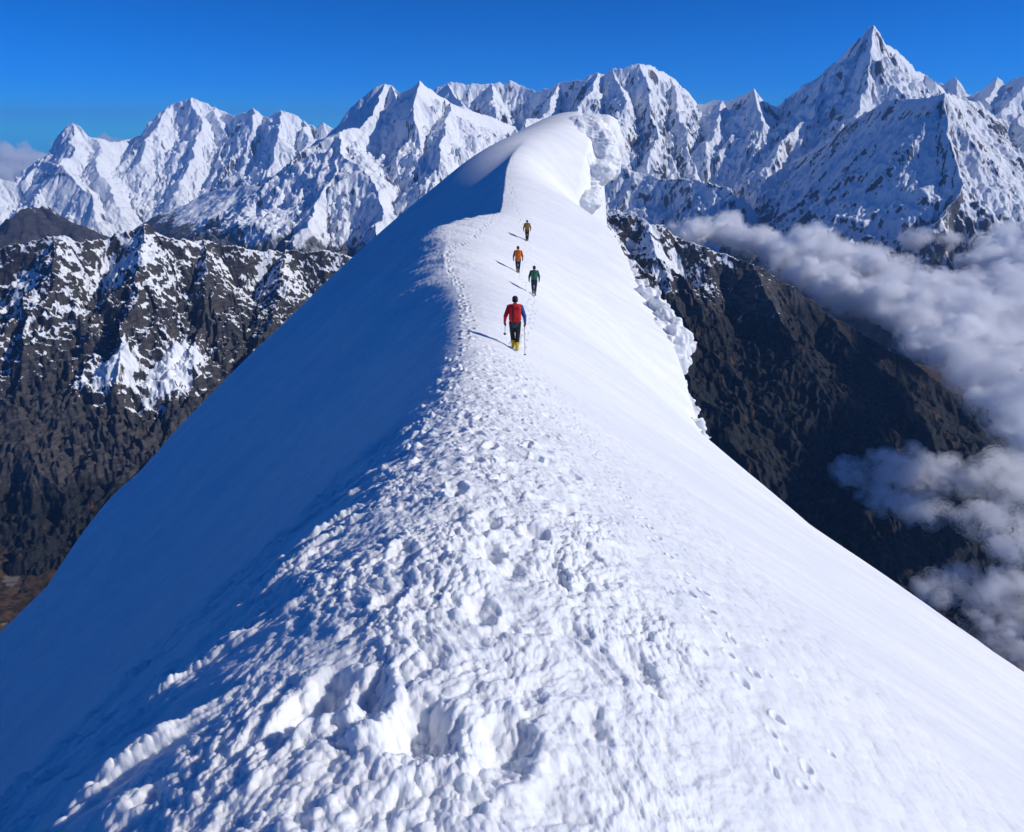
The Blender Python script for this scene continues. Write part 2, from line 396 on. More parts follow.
tag(terrain('rocky_ridge', (-52, -3), (1250, 4800), lr, M_ROCK, snow=snow_rock(.05, -1330, -640, 30, .5, [(*P(120, 374, 2800)[:2], 210, 130), (*P(185, 350, 2950)[:2], 90, 130)]), seed=9, gscale=560, gamp=.15, rough=(55, 420), goct=6, gain=.5,
        da=.055, dr=.0013, jag=(34, 95), warp=(90, 420), base=-1750, low=low_f(-1420, -1150)),
    'dark craggy rock ridge with snow ribs left of the snow slope', 'ridge', kind='structure')
rs = [
    ST(R3((560,205,3.6),(585,210,3.55),(600,214,3.5),(612,212,3.5),(624,216,3.45),(636,214,3.45),(650,222,3.4),(662,224,3.4),(675,233,3.4),(690,242,3.35),(705,247,3.3),(720,252,3.3),(735,259,3.25),(752,264,3.2),(775,276,3.2),(800,292,3.15),(830,312,3.1),(860,332,3.05),(895,352,3.0),(925,372,2.95),(950,392,2.9),(975,420,2.8)), 1.05, .62, 420),
    ST(R3((650,222,3.4),(656,255,3.15),(668,290,2.95),(690,325,2.8),(720,360,2.62),(760,400,2.45),(800,440,2.3),(840,485,2.12),(880,535,1.95)), .8, .55, 400),
    ST(R3((600,214,3.5),(618,250,3.1),(640,290,2.8),(670,340,2.55),(705,395,2.3),(745,450,2.1),(790,510,1.9),(835,560,1.75),(880,610,1.62)), .8, .55, 400),
    ST(R3((752,264,3.2),(775,310,2.9),(805,350,2.7),(840,395,2.5),(880,440,2.3)), .75, .5, 400),
    ST(R3((830,312,3.1),(865,360,2.8),(905,410,2.55),(950,460,2.35)), .75, .5, 400),
]
tag(terrain('rocky_ridge', (3, 55), (1050, 4600), rs, M_ROCK, snow=snow_rock(.05, -900, -480, 40, .6), seed=12, gscale=520, gamp=.11, rough=(40, 420), goct=6, gain=.5,
        da=.055, dr=.0013, jag=(26, 95), warp=(90, 420), base=-1750, low=low_f(-900, -640)),
    'dark forested rock spur falling to the clouded valley on the right', 'ridge', kind='structure')
M_VALLEY = mountain_mat('valley_grass_and_gravel', (.05, .04, .03), (.1, .07, .045), 1/60., 25., .6, (0.030, 0.024, 0.017), (0.105, 0.062, 0.034), sharp=.05, grass=(0.17, 0.155, 0.14))
# valley ground, one sheet to the horizon
def valley():
    a = np.radians(np.arange(-180, 180.01, 0.25)); r = 700*np.exp(np.arange(0, math.log(60000/700)+.012, .012))
    A, R = np.meshgrid(a, r); X, Y = R*np.sin(A), R*np.cos(A)
    H = -1470-500*sstep(4000, 9000, R)-250*sstep(9000, 16000, R)+60*fbm(X/900, Y/900, 5, 91)+25*ridged(X/250, Y/250, 4, 92)+260*sstep(-.2, .7, fbm(X/4000, Y/4000, 3, 93))*sstep(2500, 6000, R)
    return tag(grid_mesh('valley_ground', X, Y, H, M_VALLEY, {'snow': np.zeros_like(H), 'low': np.ones_like(H)}, flip=True),
        'brown and dark green valley floor far below the ridge', 'valley', kind='structure')
valley()
# ------------------------------------------------------------------ the snow ridge
_Y = [-60, -20, -6, 0, 1.5, 3, 6, 10, 15, 21, 28, 34, 40, 46, 52, 57, 61, 64.5, 68, 76, 84, 90, 97, 105, 112, 120, 135, 160, 220]
_zc = [-6,-2.6,-2.0,-1.85,-1.95,-2.2,-3.0,-4.0,-5.0,-6.1,-6.9,-7.3,-7.5,-7.4,-7.75,-7.6,-7.45,-7.4,-7.4,-5.9,-4.4,-3.2,-.9,1.3,2.4,2.2,-4,-22,-70]
_xc = [-2,-1,-.5,-.4,-.4,-.4,-.5,-.7,-1.0,-1.5,-2.0,-2.8,-4.0,-4.6,-4.9,-5.6,-5.0,-3.6,-1.2,-.9,-.7,-.2,2.5,7.5,9.5,9,8,8,8]
_wl = [2,1.6,1.5,1.4,1.3,1.2,1.1,1.0,.9,.8,.8,1.2,2.4,3.0,1.8,2.2,1.6,1.4,1.4,2,2.5,4,10,13,12,8,8,8,8]
_wr = [2,1.6,1.3,1.2,1.2,1.2,1.2,1.2,1.2,1.0,3,5.5,8,8.5,7.5,8,7.4,6,3.4,4.5,5,5.5,6,6,6,6,6,6,6]
_sh = [-60, 0, 10, 20, 24, 28, 32, 36, 40, 47, 55, 65, 80, 95, 110, 220]
def _edge(px, py, Y): x, _, z = P(px, py, Y); return (Y, x, z)
_er = [_edge(1024,668,24), _edge(960,640,28), _edge(900,605,32), _edge(830,560,36), _edge(760,500,40), _edge(705,436,47), _edge(672,345,55), _edge(640,290,65), _edge(604,222,80)]
_eY = [-60, 0, 10]+[e[0] for e in _er]+[91, 97, 105, 112, 120, 220]
_eX = [26, 26, 25.5]+[e[1] for e in _er]+[8.2, 9.6, 11.6, 12.6, 12, 12]
_eZ = [-24, -20, -20.8]+[e[2] for e in _er]+[-9.0, -4.2, -.2, .8, -3, -80]
_hump = [P(590,117,119), P(565,118.5,123), P(545,123,127), P(527,131,131), P(500,142,136)]
def snow_base(x, y):
    zc = pchip(_Y, _zc, y); xc = pchip(_Y, _xc, y); wl = pchip(_Y, _wl, y); wr = pchip(_Y, _wr, y)
    eX = pchip(_eY, _eX, y); eZ = pchip(_eY, _eZ, y)
    d = x-xc
    # right: sunny side
    dE = np.maximum(eX-xc, 2.0)
    tR = (zc-eZ)/(np.sqrt(dE*dE+wr*wr)-wr)
    dr = np.maximum(d, 0)
    over = np.maximum(dr-dE, 0)
    _rd = pchip([-60, 82, 94, 220], [.5, .5, 2.2, 2.2], y)
    fr = tR*(np.sqrt(dr*dr+wr*wr)-wr)+pchip([-60, 75, 88, 220], [3.2, 3.2, 9, 9], y)*(np.sqrt(over*over+_rd*_rd)-_rd)
    # left: shaded side
    dl = np.maximum(-d, 0)
    tL = pchip([-60, 0, 20, 50, 72, 86, 97, 110, 220], [.99, .99, .98, .94, .81, .80, .92, 1.0, 1.0], y)
    DL = pchip([-60, 0, 30, 60, 80, 95, 110, 220], [70, 70, 62, 60, 60, 54, 42, 40], y)
    lip = pchip([-60, 36, 42, 48, 54, 62, 68, 76, 88, 93, 97, 220], [0, 0, .5, .5, 0, 0, 1.0, 1.8, 1.6, .6, 0, 0], y)
    ov = np.maximum(dl-DL, 0)
    fl = tL*(np.sqrt(dl*dl+wl*wl)-wl)+1.0*(np.sqrt(ov*ov+36)-6)
    H = zc-fr-fl-lip*(1-np.exp(-dl/1.3))
    for (x0, y0, z0), (x1, y1, z1) in zip(_hump[:-1], _hump[1:]):      # the hump behind the dome
        dx, dy = x1-x0, y1-y0; t = np.clip(((x-x0)*dx+(y-y0)*dy)/(dx*dx+dy*dy), 0, 1)
        dd = np.sqrt((x-x0-t*dx)**2+(y-y0-t*dy)**2)
        side = np.where(x > x0+t*dx, 9.0, 1.35)
        H = np.maximum(H, z0+t*(z1-z0)-side*(np.sqrt(dd*dd+.5)-.7))
    return H
def smooth_bumps(x, y):
    z = 0.5*fbm(x/19, y/23, 2, 201)*sstep(2.0, 10, np.abs(x+1.5))+1.4*fbm(x/60+3, y/60, 2, 205)*sstep(12, 40, np.abs(x+1))
    return z
def snow_z(x, y):
    x = np.asarray(x, float); y = np.asarray(y, float)
    return snow_base(x, y)+smooth_bumps(x, y)
def track_x(y): return pchip([-60, 15, 21, 30, 40, 46, 52, 60, 72, 85, 95, 220], [0, .05, .1, .7, 1.25, .45, .8, 1.3, .2, -.3, .5, 6], y)
def snow_detail(X, Y, R):
    """trodden lumps, wind crust, rolled-down crumbs; lengths in metres"""
    dz = np.zeros(X.shape, F32)
    m = (R < 75)
    i1 = int(np.argmax(R[:, 0] > 75)); sl = slice(0, i1)
    x, y, r = X[sl], Y[sl], R[sl]
    wx = x+.10*perlin(x/.5, y/.5, 301); wy = y+.10*perlin(x/.5+9, y/.5, 302)
    t = x-track_x(y)
    edge = .35*fbm(x/.7, y/1.1, 3, 310)
    wl_ = np.where(y < 14, 1.45, 1.0)
    M = sstep(-wl_-.45, -wl_+.25, t+edge)*(1-sstep(.55, 1.35, t+edge*1.3))*(1-.55*sstep(14, 24, y))*(1-.75*sstep(24, 34, y))*(1-.8*sstep(60, 75, y))
    M = np.where(y < -1, M*.3, M)
    soft = sstep(-.35, .45, fbm(x/.9+4, y/1.4, 3, 311))            # some of it is churned, some only dented
    near = 1-sstep(12, 26, r)
    lump = .055*fbm(wx/.62, wy/.75, 3, 312)+.020*(domes(wx/.33, wy/.38, 313)-.3)+.030*(domes(wx/.12, wy/.13, 314)-.25)*(.25+.75*soft)+.018*fbm(wx/.11, wy/.12, 4, 318, .6)+.026*(ridged(wx/.17, wy/.19, 4, 319, .55)-.6)
    fine = (.030*(domes(wx/.062, wy/.064, 315)-.2)+.022*(domes(wx/.036, wy/.036, 316)-.2)*(1-sstep(4, 8, r)))*(.25+.75*soft)*near
    dz[sl] += M*(lump+fine)
    # crust and small dents beyond the track on the sunny side, fading outwards
    out = sstep(.4, 1.2, t)*(1-sstep(2.2, 4.5, t))*near
    dz[sl] += out*(.026*fbm(x/.22, y/.3, 4, 320)+.014*(domes(x/.13, y/.16, 321)-.3))
    # the shaded shoulder: crumbs and furrows running down the slope
    left = sstep(.9, 1.7, -t)*(1-sstep(4, 11, -t))*(1-.6*sstep(15, 40, y))
    u = x+.45*y
    dz[sl] += left*(.075*fbm((y+.3*x)/.22, x/1.3, 4, 330)+.05*(domes(wx/.25, wy/.2, 331)-.3)*sstep(-.1, .4, fbm(x/1.1, y/.7, 3, 332)))
    furrow = sstep(1.0, 1.6, -t)*(1-sstep(3.6, 6.0, -t))*sstep(.8, 2., y)*(1-sstep(8, 13, y))
    dz[sl] += furrow*(.09+.05*(domes(wx/.09, wy/.09, 336)-.1)+.04*(domes(wx/.04, wy/.04, 337)))*sstep(-.05, .7, fbm((y-.55*x)/.30, (x+.5*y)/1.6, 4, 335))
    # wind ripples on the open sunny flank, long down the fall line
    flank = sstep(1.5, 4, t)
    dz[sl] += flank*(.13*fbm((y+.12*x)/2.2, x/12, 3, 340)+.03*fbm((y+.1*x)/.45, x/3.5, 3, 341)+.006*fbm(x/.16, y/.2, 3, 342)*near)
    eX = pchip(_eY, _eX, y)
    dz[sl] -= .22*sstep(-.12, .12, x-.84*eX+.5*fbm(y/4, x/30, 2, 345))*sstep(10, 18, y)*(1-sstep(40, 46, y))
    # specks of fallen snow on the shaded face
    lf = sstep(1.5, 6, -t)
    dz[sl] += lf*(.42*fbm((y+.5*x)/2.4, x/7, 5, 348, .6)+.13*fbm(x/.7, y/.6, 4, 349)*sstep(-.3, .5, fbm(x/8, y/10, 3, 347)))
    sp = sstep(3, 8, -t)*sstep(.1, .5, fbm(x/5, y/9, 3, 350))
    dz[sl] += sp*.35*(np.maximum(domes(x/.75, y/.6, 351), .5)-.5)
    return dz
def stamp(dz, X, Y, r, a, cx, cy, hw, hl, dep, yaw=0.0, rim=.25, p=2):
    rr = math.hypot(cx, cy); aa = math.atan2(cx, cy); rad = 2.2*max(hw, hl)
    i0, i1 = np.searchsorted(r, [max(rr-rad, .31), rr+rad]); w = math.asin(min(.95, rad/max(rr, rad+.01)))
    j0, j1 = np.searchsorted(a, [aa-w, aa+w])
    if i1-i0 < 2 or j1-j0 < 2: return
    x = X[i0:i1, j0:j1]-cx+WARP[0][i0:i1, j0:j1]*min(1, hw*15); y = Y[i0:i1, j0:j1]-cy+WARP[1][i0:i1, j0:j1]*min(1, hw*15)
    c, s = math.cos(yaw), math.sin(yaw)
    q = np.sqrt(((x*c+y*s)/hw)**2+((-x*s+y*c)/hl)**2)
    dz[i0:i1, j0:j1] += (-dep*(1-sstep(.0, 1.2, q))+dep*rim*np.exp(-((q-1.25)/.28)**2)).astype(F32)
def trail(dz, X, Y, r, a, rnd, pts, step, hw, hl, dep, jit=.06, gait=.1):
    for (x0, y0), (x1, y1) in zip(pts[:-1], pts[1:]):
        L = math.hypot(x1-x0, y1-y0); n_ = max(1, int(L/step)); yaw = -math.atan2(x1-x0, y1-y0)
        for k in range(n_):
            f = (k+rnd.uniform(-.2, .2))/n_; sd_ = gait*(1 if k % 2 else -1)
            stamp(dz, X, Y, r, a, x0+f*(x1-x0)+sd_+rnd.uniform(-jit, jit), y0+f*(y1-y0)+rnd.uniform(-jit, jit), hw*rnd.uniform(.65, 1.4), hl*rnd.uniform(.65, 1.35), dep*rnd.uniform(.4, 1.35), yaw+rnd.uniform(-.3, .3))
def build_snow(res=1.0):
    global SNOWGRID
    a = np.concatenate([np.arange(-180, -56, 2.0), np.arange(-56, 56, .075*res), np.arange(56, 180.1, 2.0)])
    a = np.radians(a)
    lr = [math.log(0.3)]
    while lr[-1] < math.log(320):
        r = math.exp(lr[-1]); lr.append(lr[-1]+res*(.012 if r < 1.2 else 0.0032 if r < 9 else .0045 if r < 130 else .02))
    r = np.exp(np.array(lr))
    A, R = np.meshgrid(a, r); X, Y = R*np.sin(A), R*np.cos(A)
    Z = snow_z(X, Y)
    dz = snow_detail(X, Y, R)
    rnd = random.Random(5)
    global WARP
    nr_ = int(np.argmax(r > 95)); z0 = np.zeros(X.shape, F32); WARP = [z0, z0.copy()]
    for k_ in (0, 1): WARP[k_][:nr_] = .055*fbm(X[:nr_]/.16, Y[:nr_]/.16, 3, 370+k_*9)
    st = lambda pts, *k, **q: trail(dz, X, Y, r, a, rnd, pts, *k, **q)
    tx = lambda y: float(track_x(np.array(y)))
    for off, dep in ((-.7, .05), (-.3, .065), (.08, .07), (.45, .05)):   # boot holes in lanes along the track
        st([(tx(y)+off+rnd.uniform(-.1, .1), y) for y in np.arange(1.9, 21, 1.3)], .48, .085, .16, dep, jit=.10)
    for off in (-.15, .15):
        st([(tx(y)+off, y) for y in np.arange(21, 92, 1.5)], .5, .09, .17, .09)
    st([(1.35, 2.0), (1.30, 5), (1.28, 9), (1.2, 14), (1.0, 20), (1.2, 27), (1.9, 33)], .17, .03, .045, .045, jit=.05, gait=.05)      # the lone track on the right
    st([(1.15, 1.9), (1.12, 5), (1.12, 9), (1.1, 14)], .4, .03, .045, .03, jit=.10)
    st([(1.6, 2.2), (1.55, 5), (1.5, 9), (1.45, 13)], .3, .022, .035, .022, jit=.14)
    st([(-1.3, 20), (-1.8, 26), (-2.5, 33), (-3.6, 39), (-4.2, 44), (-4.0, 49), (-3.2, 55), (-2.2, 62), (-1.2, 70), (-.9, 80)], .45, .13, .17, .14, jit=.04)   # steps along the wind lip
    for bx, by, hw, hl, dep in ((-.74, 1.98, .15, .16, .13), (-.33, 1.75, .13, .15, .13), (-.15, 3.3, .10, .15, .08)):
        stamp(dz, X, Y, r, a, bx, by, hw, hl, dep, rnd.uniform(-.4, .4), .12)
    for yy in np.arange(6, 20, .21):     # kicked-out clods along the crest edge
        stamp(dz, X, Y, r, a, tx(yy)-1.35+rnd.gauss(0, .22), yy, rnd.uniform(.05, .12), rnd.uniform(.05, .12), -rnd.uniform(.03, .09), 0, 0)
    Z = np.maximum(Z+dz, -700)
    SNOWGRID = (r, a, Z)
    o = grid_mesh('snow_ridge', X, Y, Z, M_SNOW, flip=True)
    log('snow', X.shape)
    return tag(o, 'steep white snow ridge with a trodden track along its crest', 'snow ridge', kind='structure')
def ground(x, y):
    r, a, Z = SNOWGRID
    i = min(np.searchsorted(r, math.hypot(x, y)), len(r)-2); j = min(np.searchsorted(a, math.atan2(x, y)), len(a)-2)
    return float(Z[i, j])
n = NT('snow')
pk = n.noise(.9, 5, .65, vec=n.n('Mapping', ins={'Vector': n.n('NewGeometry').outputs['Position'], 'Rotation': (0, 0, .45), 'Scale': (.35, 1.3, .5)}).outputs[0])
pl = n.noise(.16, 5, .6, vec=n.n('Mapping', ins={'Vector': n.n('NewGeometry').outputs['Position'], 'Rotation': (0, 0, .45), 'Scale': (.35, 1.3, .5)}).outputs[0])
sc = n.mix(n.ramp(n.math('ADD', n.math('MULTIPLY', pk, .45), n.math('MULTIPLY', pl, .55)), .36, .64), col(.80, .83, .87), col(.94, .95, .955))      # wind-packed and fresh snow
b1 = n.n('Bump', ins={'Strength': .35, 'Distance': 0.02, 'Height': n.noise(26., 5, .65)})
pr = n.n('BsdfPrincipled', ins={'Base Color': sc, 'Roughness': .6, 'Specular IOR Level': .2, 'Subsurface Weight': .75, 'Subsurface Radius': (.9, 1.0, 1.15), 'Subsurface Scale': .03, 'Normal': b1.outputs[0]})
n.link(pr.outputs[0], n.out.inputs[0])
M_SNOW = n.m
build_snow(float(globals().get('RES', 1.0)))
# ------------------------------------------------------------------ air
def box_mesh(name, lo, hi, mat):
    bm = bmesh.new(); bmesh.ops.create_cube(bm, size=1.0)
    for v in bm.verts: v.co = Vector([lo[i]+(v.co[i]+.5)*(hi[i]-lo[i]) for i in range(3)])
    me = bpy.data.meshes.new(name); bm.to_mesh(me); bm.free(); me.materials.append(mat)
    o = bpy.data.objects.new(name, me); COL.objects.link(o); return o
def vol_mat(name, colr, dens, aniso=0.0):
    n = NT(name)
    v = n.n('VolumePrincipled', ins={'Color': col(*colr), 'Density': dens, 'Anisotropy': aniso})
    n.link(v.outputs[0], n.out.inputs['Volume'])
    return n.m
tag(box_mesh('haze', (-62000, -62000, -2600), (62000, 62000, 1500), vol_mat('haze', (0.20, 0.48, 1.0), 1.9e-5)), 'thin blue haze over the valleys', 'haze', kind='stuff')

# ------------------------------------------------------------------ clouds
def cloud_mat(name, dens, scale, lo, hi, step):
    n = NT(name)
    w = n.noise(1/scale, 7, .64, dist=.5)
    d = n.math('MULTIPLY', n.ramp(w, lo, hi), dens)
    v = n.n('VolumePrincipled', ins={'Color': col(1, 1, 1), 'Density': d, 'Anisotropy': -.25})
    n.link(v.outputs[0], n.out.inputs['Volume'])
    n.m.cycles.volume_step_rate = step
    return n.m
def bake(o):
    dg = bpy.context.evaluated_depsgraph_get(); dg.update()
    me = bpy.data.meshes.new_from_object(o.evaluated_get(dg)); return me
def union_mesh(parts, voxel, smooth=0):
    "one closed skin round many overlapping pieces"
    me = bpy.data.meshes.new('tmp'); parts.to_mesh(me); parts.free()
    o = bpy.data.objects.new('tmp', me); COL.objects.link(o)
    m = o.modifiers.new('r', 'REMESH'); m.mode = 'VOXEL'; m.voxel_size = voxel; m.use_smooth_shade = True
    if smooth:
        s = o.modifiers.new('s', 'SMOOTH'); s.iterations = smooth; s.factor = .5
    bpy.context.view_layer.update()
    r = bake(o)
    bpy.data.objects.remove(o); bpy.data.meshes.remove(me)
    return r
def tri_noise(co, scale, oct, seed):
    x, y, z = (co/scale).T
    return (fbm(x+.3*z, y-.2*z, oct, seed)+fbm(y+11+.2*x, z-.3*x, oct, seed+30)+fbm(z+23-.2*y, x+.3*y, oct, seed+60))/1.7
def displace(me, layers):
    nv = len(me.vertices); co = np.empty(nv*3, F32); me.vertices.foreach_get('co', co); co = co.reshape(-1, 3)
    nr = np.empty(nv*3, F32); me.vertices.foreach_get('normal', nr); nr = nr.reshape(-1, 3)
    d = 0
    for scale, amp, oct, seed, kind in layers:
        t = tri_noise(co, scale, oct, seed)
        if kind == 'puff': t = np.abs(t)*2-.4
        d = d+amp*t
    co = co+nr*np.asarray(d)[:, None]
    me.vertices.foreach_set('co', np.ascontiguousarray(co, F32).ravel()); me.update()
def cloud(label, keys, dens, seed, puffs=7, flat=.55, voxel=None, group=None, spread=1.0, rag=1.0, veil=()):
    rnd = random.Random(seed); bm = bmesh.new(); rmean = 0
    for (px, py, Y, r) in keys:
        c = Vector(P(px, py, Y*1000)); rmean += r/len(keys)
        for i in range(puffs+1):
            if i == 0: o, rr = Vector((0, 0, 0)), r*.75
            else:
                a = rnd.uniform(0, 6.283); q = rnd.uniform(.3, 1.0)*r*spread
                o = Vector((math.cos(a)*q, math.sin(a)*q, rnd.uniform(-.15, .75)*r*flat)); rr = r*rnd.uniform(.22, .5)
            mt = Matrix.Translation(c+o) @ Matrix.Diagonal((rr*rnd.uniform(.9, 1.3), rr*rnd.uniform(.9, 1.3), rr*flat*rnd.uniform(.9, 1.25), 1))
            bmesh.ops.create_icosphere(bm, subdivisions=2, radius=1, matrix=mt)
    pts = [(Vector(P(px, py, Y*1000)), r) for px, py, Y, r in keys]
    for i in range(1, len(pts)):          # tie every lump to its nearest neighbour, so that a cloud is one body
        c, r = pts[i]; c2, r2 = min(pts[:i], key=lambda q: (q[0]-c).length)
        m_ = max(2, int((c2-c).length/(.3*min(r, r2))))
        for k in range(1, m_):
            t = k/m_; rr = .42*(r+(r2-r)*t)*rnd.uniform(.8, 1.25)
            bmesh.ops.create_icosphere(bm, subdivisions=2, radius=1, matrix=Matrix.Translation(c.lerp(c2, t)+Vector((rnd.uniform(-.3, .3)*rr, rnd.uniform(-.3, .3)*rr, rnd.uniform(-.1, .3)*rr))) @ Matrix.Diagonal((rr, rr, rr*flat, 1)))
    me = union_mesh(bm, voxel or rmean/11, 2)
    bm = bmesh.new(); bm.from_mesh(me); bm.verts.ensure_lookup_table()       # keep the one body, drop strays
    seen = set(); best = []
    for v in bm.verts:
        if v.index in seen: continue
        st_ = [v]; seen.add(v.index); isl = []
        while st_:
            w = st_.pop(); isl.append(w)
            for e in w.link_edges:
                o_ = e.other_vert(w)
                if o_.index not in seen: seen.add(o_.index); st_.append(o_)
        if len(isl) > len(best): best = isl
    kp = set(v.index for v in best)
    bmesh.ops.delete(bm, geom=[v for v in bm.verts if v.index not in kp], context='VERTS')
    bm.to_mesh(me); bm.free()
    displace(me, [(rmean*.8, rmean*.30*rag, 3, seed, 'puff'), (rmean*.28, rmean*.16*rag, 4, seed+5, 'puff')])
    me.materials.clear(); me.materials.append(dens)
    me.shade_smooth() if hasattr(me, 'shade_smooth') else None
    o = bpy.data.objects.new('cloud', me); COL.objects.link(o)
    for off, rg, mat in veil:             # the thinning edge, as looser veils round the body
        m2 = me.copy(); nv = len(m2.vertices); co = np.empty(nv*3, F32); m2.vertices.foreach_get('co', co); co = co.reshape(-1, 3)
        nr = np.empty(nv*3, F32); m2.vertices.foreach_get('normal', nr); nr = nr.reshape(-1, 3)
        co = co+nr*(rmean*(off+rg*tri_noise(co, rmean*.6, 4, seed+17)))[:, None]
        m2.vertices.foreach_set('co', np.ascontiguousarray(co, F32).ravel()); m2.update(); m2.materials.clear(); m2.materials.append(mat)
        o2 = bpy.data.objects.new('veil', m2); COL.objects.link(o2); o2.parent = o
    log('cloud', len(me.vertices))
    return tag(o, label, 'cloud', group)
C_BANK = cloud_mat('cloud_thick', 1/9., 230., .34, .74, 1.0)
C_WISP = cloud_mat('cloud_wisp', 1/24., 140., .38, .76, 1.0)
C_VEIL = cloud_mat('cloud_veil', 1/75., 170., .36, .72, 1.0)
VE = ((.10, .22, C_VEIL), (.24, .34, C_VEIL))
C_FAR = vol_mat('cloud_far', (.98, .99, 1), 1/330., .1)
def lay(z, pts):   # pixels of a layer at height z
    return [(px, py, z/rz(py)/1000., r) for px, py, r in pts]
cloud('broad bank of white cumulus filling the valley right of the dark spur', lay(-820,
    [(690,236,170),(722,232,190),(752,240,210),(785,250,190),(812,246,210),(838,262,210),(868,268,200),(805,275,150),(840,292,170),(880,300,190),(905,288,160),(912,318,170),(945,318,170),(935,345,130),(968,345,150),(930,296,150),(958,305,140),(950,288,120),(985,322,150),(780,262,120),(860,255,120),(1000,345,150),(985,375,120),(1000,315,170),(980,290,140),(1010,400,120),(895,275,150),(915,300,140),(730,222,120),(705,228,130),(1045,440,110),(1015,385,130),(1040,360,170),(1050,410,130),(1020,415,90)]), C_BANK, 3, veil=VE)
cloud('white cloud at the right edge below the sunlit wall', lay(-800,
    [(985,262,170),(1010,225,230),(1035,215,260),(1020,250,220),(1045,270,230),(1000,285,150),(1025,305,160),(975,285,110)]), C_BANK, 4, veil=VE)
cloud('small lone wisp of cloud under the big shaded wall', lay(-780, [(912,240,110),(930,236,130),(945,240,90)]), C_WISP, 5, veil=VE)
cloud('thin torn cloud low over the dark forest, below the main bank', lay(-1150,
    [(862,478,75),(885,470,85),(905,478,90),(930,470,90),(950,482,85),(905,505,75),(880,500,60),(930,510,60)]), C_WISP, 6, rag=1.5, veil=VE)
cloud('grey white cloud lump at the lower right edge', lay(-1150,
    [(985,480,100),(1010,470,110),(1030,500,110),(990,515,90),(1015,540,90),(975,525,60),(1040,450,100)]), C_WISP, 7, rag=1.3, veil=VE)
cloud('lowest veil of mist above the snow edge at the right', lay(-1250,
    [(940,590,60),(965,580,70),(985,600,75),(1005,590,75),(1020,620,75),(985,625,60),(1040,600,80),(1010,650,60)]), C_WISP, 8, rag=1.4, veil=VE)
cloud('pale cloud bank behind the left massif at the frame edge', [(-20,160,24,900),(10,158,24,900),(40,165,24,800),(0,180,23,900),(30,190,23,800),(70,150,26,600),(100,142,26,500),(125,146,26,450)], C_FAR, 9)
cloud('thin mist lying in the far valley under the left massif', [(225,200,13.2,260),(250,195,13.2,300),(275,190,13.2,260),(200,208,13.2,220)], C_FAR, 10, flat=.35)
S.cycles.volume_bounces = 40
S.cycles.max_bounces = 40
S.cycles.diffuse_bounces = 4
S.cycles.use_denoising = True
# ------------------------------------------------------------------ overhanging snow
def blob(bm, px, py, Y, rx, rz, ry, rot=None):
    "an ellipsoid of snow: half width and height in photograph pixels at its distance, half depth in metres"
    c = Vector(P(px, py, Y)); k = (c.y*CS-c.z*SN)/FPX
    if rot:
        bmesh.ops.create_cube(bm, size=1.5, matrix=Matrix.Translation(c) @ rot @ Matrix.Diagonal((rx*k, ry, rz*k, 1))); return
    bmesh.ops.create_icosphere(bm, subdivisions=3, radius=1, matrix=Matrix.Translation(c) @ Matrix.Diagonal((rx*k, ry, rz*k, 1)))
def snow_mass(name, blobs, voxel, smooth, layers, label, strata=0):
    bm = bmesh.new()
    for b in blobs: blob(bm, *b)
    me = union_mesh(bm, voxel, smooth)
    if strata:
        nv = len(me.vertices); co = np.empty(nv*3, F32); me.vertices.foreach_get('co', co); co = co.reshape(-1, 3)
        nr = np.empty(nv*3, F32); me.vertices.foreach_get('normal', nr); nr = nr.reshape(-1, 3)
        h = co[:, 2]+.25*(co[:, 0]-12)+.7*tri_noise(co, 3.5, 2, 8)
        co += nr*(strata*np.abs(fbm(h/.8, h*0+2, 2, 3))*sstep(-.35, .2, nr[:, 0]-.3*nr[:, 1]))[:, None]
        me.vertices.foreach_set('co', co.ravel()); me.update()
    displace(me, layers)
    me.materials.clear(); me.materials.append(M_SNOW)
    o = bpy.data.objects.new(name, me); COL.objects.link(o); log(name, len(me.vertices))
    return tag(o, label, 'cornice', kind='structure')
cb = [(576, 137, 107, 27, 19, 4.5), (590, 140, 106.5, 24, 20, 4.2), (600, 149, 105, 18, 20, 3.6), (604, 161, 103, 14, 17, 3.0), (599, 172, 101, 17, 13, 2.8), (582, 168, 101.5, 16, 18, 3.0),
      (584, 203, 95.5, 17, 12, 2.4), (592, 199, 96, 10, 9, 2.0), (572, 192, 97, 11, 16, 2.0), (590, 184, 100, 9, 12, 2.0)]
snow_mass('snow_cornice', cb, .18, 9, [(3.2, .45, 2, 41, ''), (1.5, .26, 3, 42, 'puff'), (.5, .08, 3, 43, '')], 'huge curling snow cornice hanging off the right of the dome', .6)
cb = []
for Y in (110, 113, 117, 121):
    cb += [(570, 130, Y, 26, 10, 3), (590, 127, Y, 20, 12, 2.6), (606, 131, Y, 13, 14, 2.6), (613, 142, Y, 10, 13, 2.4), (546, 136, Y, 22, 12, 3)]
cb += [(616, 152, 111, 8, 9, 2), (612, 165, 111, 9, 14, 2)]
snow_mass('snow_cornice', cb, .32, 9, [(4, .4, 2, 51, ''), (1.3, .16, 4, 52, 'puff')], 'second rounded snow cornice just behind the curling one', .3)
rnd = random.Random(9); cb = []
